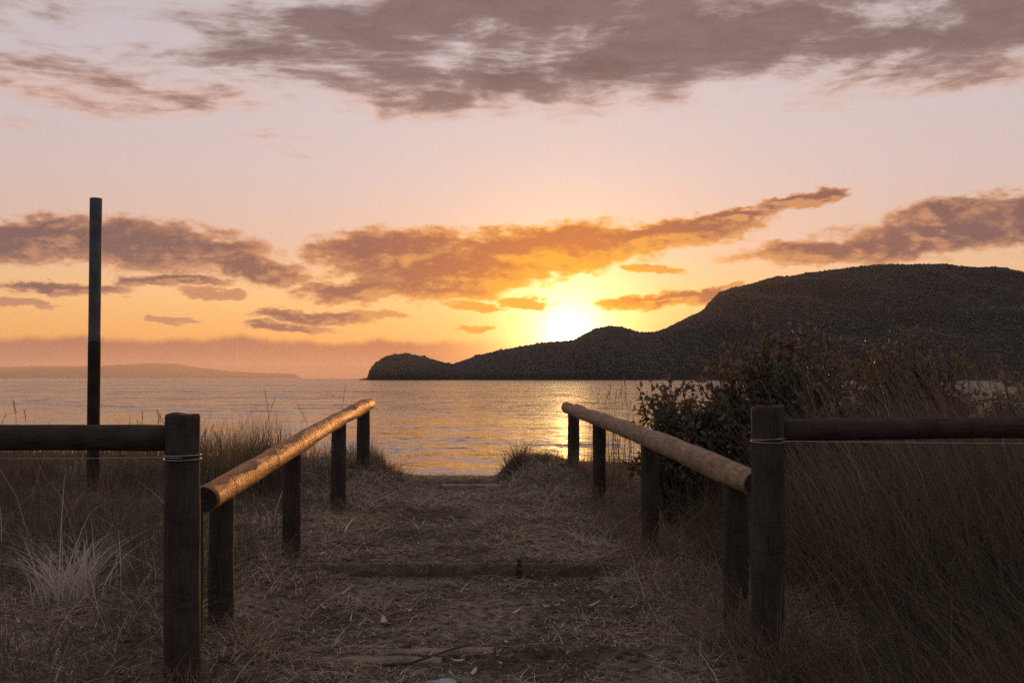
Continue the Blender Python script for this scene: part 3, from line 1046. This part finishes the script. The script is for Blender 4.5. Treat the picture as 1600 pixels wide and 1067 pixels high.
# short broken bits trodden into the soil
n = 26000
x = rng.uniform(-1.5, 1.1, n); y = 3.9 + 6.6 * rng.uniform(0, 1, n) ** 1.2
parts.append(blades(x, y, gz(x, y) + 0.002, rng.lognormal(-5.2, 0.5, n), rng.uniform(0.003, 0.008, n), rng.uniform(0, 6.28, n), rng.uniform(2.0, 6.0, n), rng.uniform(0, 1.0, n), 3))
# upright wisps at the verges
x2, y2 = rng.uniform(-2.4, 1.7, 26000), rng.uniform(4.2, 10.7, 26000)
o2 = np.abs(x2 - path_mid(y2)) / path_half(y2)
ok = (o2 > 0.95) & (o2 < 1.9) & (fbm(x2 * 2, y2 * 2, 3, 97) > rng.uniform(-.5, .35, 26000))
x2, y2 = x2[ok], y2[ok]
n = len(x2)
parts.append(blades(x2, y2, gz(x2, y2) - .01, rng.lognormal(-2.45, 0.5, n), rng.uniform(0.003, 0.006, n), rng.uniform(0, 6.28, n), rng.uniform(0.3, 2.6, n), rng.uniform(0, 0.9, n), 5))
x = rng.uniform(-1.5, 0.9, 900); y = STEP_UP - rng.uniform(-0.03, 0.09, 900)
n = 900
parts.append(blades(x, y, np.full(n, EYE - 1.205) + rng.uniform(-0.07, 0.008, n), rng.uniform(0.02, 0.06, n), rng.uniform(0.003, 0.006, n), rng.normal(-1.57, 0.9, n), rng.uniform(0.6, 3.0, n), rng.uniform(0.3, 1.6, n), 5))
x = rng.uniform(-0.9, 0.0, 260); y = rng.uniform(5.0, 5.2, 260)
n = 260
parts.append(blades(x, y, np.full(n, EYE - 1.385), rng.uniform(0.01, 0.03, n), rng.uniform(0.003, 0.006, n), rng.uniform(0, 6.28, n), rng.uniform(1.5, 5.0, n), rng.uniform(0.3, 1.2, n), 5))
v, q = join(parts)
o = link('straw_litter', mesh_np('straw_litter', v, q), M['grass_straw'])
tag(o, 'dry straw and broken grass strewn over the path and its edges', 'litter', kind='stuff')


# bleached single stems standing out of the dark grass on both sides
parts = []
k = 130
x = rng.uniform(1.35, 5.6, k); y = rng.uniform(4.6, 8.2, k)
parts.append(blades(x, y, gz(x, y) - .02, np.minimum(rng.lognormal(-0.25, 0.32, k) * np.interp(y, [4, 4.7, 8], [.55, .9, 1.25]), 1.35), rng.uniform(0.004, 0.0075, k), rng.normal(math.pi, 0.5, k), rng.uniform(0.25, 0.85, k), rng.uniform(0, 0.4, k), 7))
k = 190
x = rng.uniform(1.95, 4.4, k); y = rng.uniform(5.4, 7.0, k)
parts.append(blades(x, y, gz(x, y) - .02, rng.uniform(0.75, 1.45, k), rng.uniform(0.004, 0.007, k), rng.normal(math.pi, 0.5, k), rng.uniform(0.1, 0.42, k), rng.uniform(0, 0.3, k), 7))
k = 420
x = rng.uniform(-4.6, -1.6, k); y = rng.uniform(4.6, 7.6, k)
parts.append(blades(x, y, gz(x, y) - .02, rng.lognormal(-1.05, 0.42, k), rng.uniform(0.004, 0.007, k), rng.uniform(0, 6.28, k), rng.uniform(0.1, 0.9, k), rng.uniform(0, 0.8, k), 7))
v, q = join(parts)
o = link('bleached_stems', mesh_np('bleached_stems', v, q), M['grass_straw'])
tag(o, 'scattered bleached stems standing in the dark grass on both sides', 'grass', kind='stuff')


def tussock(label, px, py, Y, k, h, spread, mat, lean=(0.1, 0.9), name='grass_tussock', group=None, width=(0.003, 0.006), az_=None):
    p = at(px, py, Y)
    x = rng.normal(p.x, spread, k); y = rng.normal(Y, spread, k)
    z = gz(x, y) - 0.015
    a = np.arctan2(y - Y, x - p.x) + rng.normal(0, 1.1, k) if az_ is None else rng.normal(az_[0], az_[1], k)
    v_, q_ = blades(x, y, z, rng.uniform(0.4, 1.1, k) * h, rng.uniform(*width, k), a, rng.uniform(*lean, k), rng.uniform(0, 0.6, k), 7)
    g = gzf(p.x, Y)
    v_ = v_ - np.array([p.x, Y, g], np.float32)
    ob = link(name, mesh_np(name, v_, q_), mat)
    ob.location = (p.x, Y, g)
    return tag(ob, label, 'grass tuft', group)


tussock('bleached pale grass tussock behind the left fence rail, below the pole', 112, 930, 5.6, 190, 0.42, 0.075, M['grass_pale'], (0.0, 0.9), width=(0.004, 0.008))
tussock('pointed tuft of grass on the bank against the bright water, left of the right handrail', 806, 740, 10.15, 320, 0.33, 0.06, M['grass_dry'], (0.02, 0.45))
tussock('small low tuft on the crest edge, just right of the bright water tuft', 846, 738, 10.1, 200, 0.15, 0.05, M['grass_dry'], (0.1, 0.7))
tussock('ragged tuft at the foot of the last left handrail post beside the water', 605, 742, 10.1, 240, 0.20, 0.09, M['grass_dry'], (0.1, 0.9))
tussock('short straw tuft at the foot of the nearest right handrail post', 1128, 960, 4.95, 110, 0.20, 0.06, M['grass_straw'], (0.2, 1.3))
tussock('pale straw tuft beside the nearest left handrail post', 395, 985, 5.0, 130, 0.17, 0.07, M['grass_straw'], (0.2, 1.3))


# ------------------------------------------------------------------ shrubs
def shrub(label, px0, px1, top, Y, depth, nst, leaf, seed, spikes=(), loose=0.0, leaves_per=9, low=0.25):
    r_ = np.random.default_rng(seed)
    xa, xb = (px0 - 800) / F * Y, (px1 - 800) / F * Y
    cx, hw = (xa + xb) / 2, (xb - xa) / 2
    g = gzf(cx, Y)
    H = at((px0 + px1) / 2, top, Y).z - g
    root = empty('leafy_shrub', (cx, Y, g))
    tag(root, label, 'shrub', 'leafy shrubs right of the path')
    SV, SQ, so = [], [], 0
    tips = []

    def stem(pts, ra, rb, nv=4):
        nonlocal so
        pts = np.array(pts)
        n = len(pts)
        tan = np.gradient(pts, axis=0)
        tan /= np.linalg.norm(tan, axis=1)[:, None] + 1e-9
        s_ = np.cross(tan, np.array([.37, .81, .21])); s_ /= np.linalg.norm(s_, axis=1)[:, None] + 1e-9
        t_ = np.cross(tan, s_)
        rr = np.linspace(ra, rb, n)
        a = np.arange(nv) / nv * 2 * math.pi
        V = pts[:, None] + rr[:, None, None] * (np.cos(a)[None, :, None] * s_[:, None] + np.sin(a)[None, :, None] * t_[:, None])
        SV.append(V.reshape(-1, 3))
        SQ.append(np.array([(so + i * nv + j, so + i * nv + (j + 1) % nv, so + (i + 1) * nv + (j + 1) % nv, so + (i + 1) * nv + j) for i in range(n - 1) for j in range(nv)]))
        so += n * nv

    ends = []
    for k in range(nst):
        th = r_.uniform(0, 2 * math.pi)
        rad = math.sqrt(r_.uniform(0.0, 1.0))
        ex, ey = rad * math.cos(th) * hw * .92, rad * math.sin(th) * depth
        ez = H * (low + (1 - low) * math.sqrt(max(0, 1 - rad ** 2 * .96))) * r_.uniform(0.70, 1.0)
        ends.append((ex, ey, ez))
    for (sp, sy_) in spikes:
        e = at(sp, sy_, Y)
        ends.append((e.x - cx, r_.uniform(-.2, .2) * depth, e.z - g))
    for (ex, ey, ez) in ends:
        b = np.array([ex * .18 + r_.normal(0, .03), ey * .18, -0.03])
        e = np.array([ex, ey, ez])
        mid = (b + e) / 2 + np.array([-ex * .12, -ey * .12, 0.08 * ez]) + r_.normal(0, .03, 3)
        ts = np.linspace(0, 1, 8)[:, None]
        pts = b * (1 - ts) ** 2 + 2 * mid * ts * (1 - ts) + e * ts ** 2
        stem(pts, 0.009, 0.0025)
        for j in range(5):
            f = r_.uniform(0.4, 0.98)
            p = b * (1 - f) ** 2 + 2 * mid * f * (1 - f) + e * f ** 2
            d = r_.normal(0, 1, 3); d[2] = abs(d[2]) * .8 + .25
            d /= np.linalg.norm(d)
            ln = r_.uniform(0.08, 0.22) * (1 + loose)
            tp_ = np.array([p, p + d * ln * .5 + r_.normal(0, .01, 3), p + d * ln])
            stem(tp_, 0.0028, 0.0012, 3)
            for f2 in np.linspace(0.25, 1, leaves_per):
                tips.append((p + d * ln * f2, d))
        dd_ = (pts[-1] - pts[-2]); dd_ /= np.linalg.norm(dd_)
        for f2 in np.linspace(0.62, 1.0, 12):
            tips.append((b * (1 - f2) ** 2 + 2 * mid * f2 * (1 - f2) + e * f2 ** 2, dd_))
    V, Q = np.concatenate(SV), np.concatenate(SQ)
    link('stem', mesh_np('stem', V + np.array([cx, Y, g]), Q, smooth_f=True), M['stem'], root)
    P = np.array([t[0] for t in tips]); Dn = np.array([t[1] for t in tips])
    n = len(P)
    rd = r_.normal(0, 1, (n, 3))
    ax = Dn * 0.55 + rd / np.linalg.norm(rd, axis=1)[:, None]
    ax /= np.linalg.norm(ax, axis=1)[:, None]
    sd = np.cross(ax, r_.normal(0, 1, (n, 3))); sd /= np.linalg.norm(sd, axis=1)[:, None]
    nm = np.cross(ax, sd)
    ln = (leaf * r_.uniform(0.65, 1.25, n))[:, None]
    wd = ln * 0.27
    LV = np.stack([P, P + ax * ln * .35 + sd * wd - nm * wd * .35, P + ax * ln * .45, P + ax * ln * .35 - sd * wd - nm * wd * .35,
                   P + ax * ln * .75 + sd * wd * .75, P + ax * ln * .75 - sd * wd * .75, P + ax * ln + nm * wd * .2], 1)
    b = (np.arange(n) * 7)[:, None]
    Q = np.concatenate([b + np.array([0, 1, 4, 2]), b + np.array([0, 2, 5, 3])])
    Tt = b + np.array([2, 4, 6])
    T2_ = b + np.array([2, 6, 5])
    me = mesh_np('foliage', LV.reshape(-1, 3) + np.array([cx, Y, g]), Q, np.concatenate([Tt, T2_]))
    fo = link('foliage', me, M['leaf'], root)
    fo['kind'] = 'stuff'
    return root


shrub('low rounded leafy shrub leaning over the right handrail beside the water', 985, 1135, 590, 7.9, 0.42, 80, 0.046, 101, [(1000, 612), (1018, 598), (1040, 600)])
shrub('tallest leafy shrub, rising against the hill behind the right fence post', 1055, 1395, 506, 8.0, 0.62, 190, 0.055, 102,
      [(1243, 503), (1270, 508), (1195, 514), (1140, 545), (1150, 538), (1300, 520), (1222, 516), (1090, 566), (1075, 575), (1108, 552), (1172, 530), (1258, 512), (1320, 530), (1345, 536), (1285, 516)], 0.25)
shrub('leafy shrub with grass growing through it, right of the tallest shrub', 1300, 1535, 522, 8.3, 0.6, 130, 0.052, 103, [(1390, 520), (1350, 536), (1430, 540), (1465, 560), (1400, 515)], 0.2)
shrub('small round-leaved shrub at the right edge above the fence rail', 1515, 1680, 578, 7.6, 0.5, 70, 0.046, 104, [(1560, 588), (1590, 582)], 0.2)


# ------------------------------------------------------------------ small things on the track
def leaf_mesh(name, L, W, seed):
    r_ = np.random.default_rng(seed)
    ts = np.linspace(0, 1, 6)
    cv, tw = r_.uniform(0.1, 0.35), r_.uniform(-.4, .4)
    V = []
    for t in ts:
        w = W * math.sin(math.pi * min(max(t * .94 + .03, 0), 1)) ** 0.8 / 2
        z = L * cv * (t - .5) ** 2 * 2 + 0.006
        y_ = L * 0.12 * math.sin(t * 3)
        V += [(L * (t - .5), y_ - w, z + W * .25 + tw * w), (L * (t - .5), y_, z), (L * (t - .5), y_ + w, z + W * .25 - tw * w)]
    q = []
    for i in range(5):
        q += [(i * 3, i * 3 + 3, i * 3 + 4, i * 3 + 1), (i * 3 + 1, i * 3 + 4, i * 3 + 5, i * 3 + 2)]
    return mesh_np(name, V, q, smooth_f=True)


LEAVES = [(830, 904, .045), (887, 900, .05), (817, 942, .045), (808, 962, .065), (830, 954, .07), (853, 953, .055), (870, 950, .04), (844, 879, .05),
          (603, 975, .085), (787, 889, .04), (715, 1038, .075), (744, 1056, .07), (706, 1058, .05), (792, 1009, .045), (783, 1042, .05),
          (640, 958, .04), (926, 1000, .05), (960, 1010, .06), (760, 838, .05), (700, 865, .04), (1018, 965, .045), (524, 1048, .06)]


def ground_at(px, py):
    """where the ray through a photo pixel meets the ground"""
    lo, hi = 3.0, 14.0
    for Y in np.arange(3.0, 12.0, 0.02):
        p = at(px, py, Y)
        if p.z <= gzf(p.x, p.y):
            return p
    return at(px, py, 6)


for k, (px, py, L) in enumerate(LEAVES):
    p = ground_at(px, py)
    ob = link('fallen_leaf', leaf_mesh('fallen_leaf', L, L * 0.36, 200 + k), M['dead_leaf'])
    ob.location = (p.x, p.y, gzf(p.x, p.y) + 0.008)
    ob.rotation_euler = (random.uniform(-.3, .3), random.uniform(-.3, .3), random.uniform(0, 6.28))
    tag(ob, 'small pale curled dry leaf lying on the path', 'leaf', 'fallen leaves on the path')

p = ground_at(925, 953)
ob = link('bark_strip', leaf_mesh('bark_strip', 0.15, 0.03, 260), M['dead_leaf'])
ob.location = (p.x, p.y, p.z + 0.012)
ob.rotation_euler = (0, 0, 0.7)
tag(ob, 'long pale strip of bark on the path, right of the cluster of leaves', 'bark')

tw = [ground_at(*c) for c in ((598, 1050), (640, 1046), (672, 1036), (705, 1026), (738, 1018))]
tw = [Vector((t_.x, t_.y, gzf(t_.x, t_.y) + 0.03)) for t_ in tw]
ob = link('fallen_twig', tube_mesh('fallen_twig', tw, 0.008, 7, 0.004), M['stem'])
tag(ob, 'dark curved twig lying in front of the half buried planks', 'twig')
tw = [ground_at(*c) for c in ((520, 850), (560, 853), (600, 856), (640, 861))]
tw = [Vector((t_.x, t_.y, gzf(t_.x, t_.y) + 0.012)) for t_ in tw]
ob = link('fallen_twig', tube_mesh('fallen_twig', tw, 0.007, 7, 0.004), M['stem'])
tag(ob, 'thin dark stick lying just behind the step riser, left side of the path', 'twig')

# scrap of blue plastic at the lower edge of the view
p = ground_at(690, 1064)
us = np.linspace(-1, 1, 22); vs_ = np.linspace(-1, 1, 8)
U, Vv = np.meshgrid(us, vs_)
Zs = 0.030 * (1 - np.abs(U) ** 2.2) * (1 - Vv ** 2 * .8) + 0.018 * fbm(U * 3, Vv * 3, 3, 300)
sv = np.stack([U * 0.11 + 0.01 * Vv, Vv * 0.05, Zs], -1).reshape(-1, 3)
i = (np.arange(21)[None, :] + np.arange(7)[:, None] * 22).ravel()
ob = link('plastic_scrap', mesh_np('plastic_scrap', sv, np.stack([i, i + 1, i + 23, i + 22], -1), smooth_f=True), M['plastic'])
sm = ob.modifiers.new('thickness', 'SOLIDIFY'); sm.thickness = 0.003
ob.location = (p.x, p.y - 0.045, gzf(p.x, p.y - 0.045) - 0.012)
tag(ob, 'scrap of pale blue plastic lying at the near end of the path', 'litter')
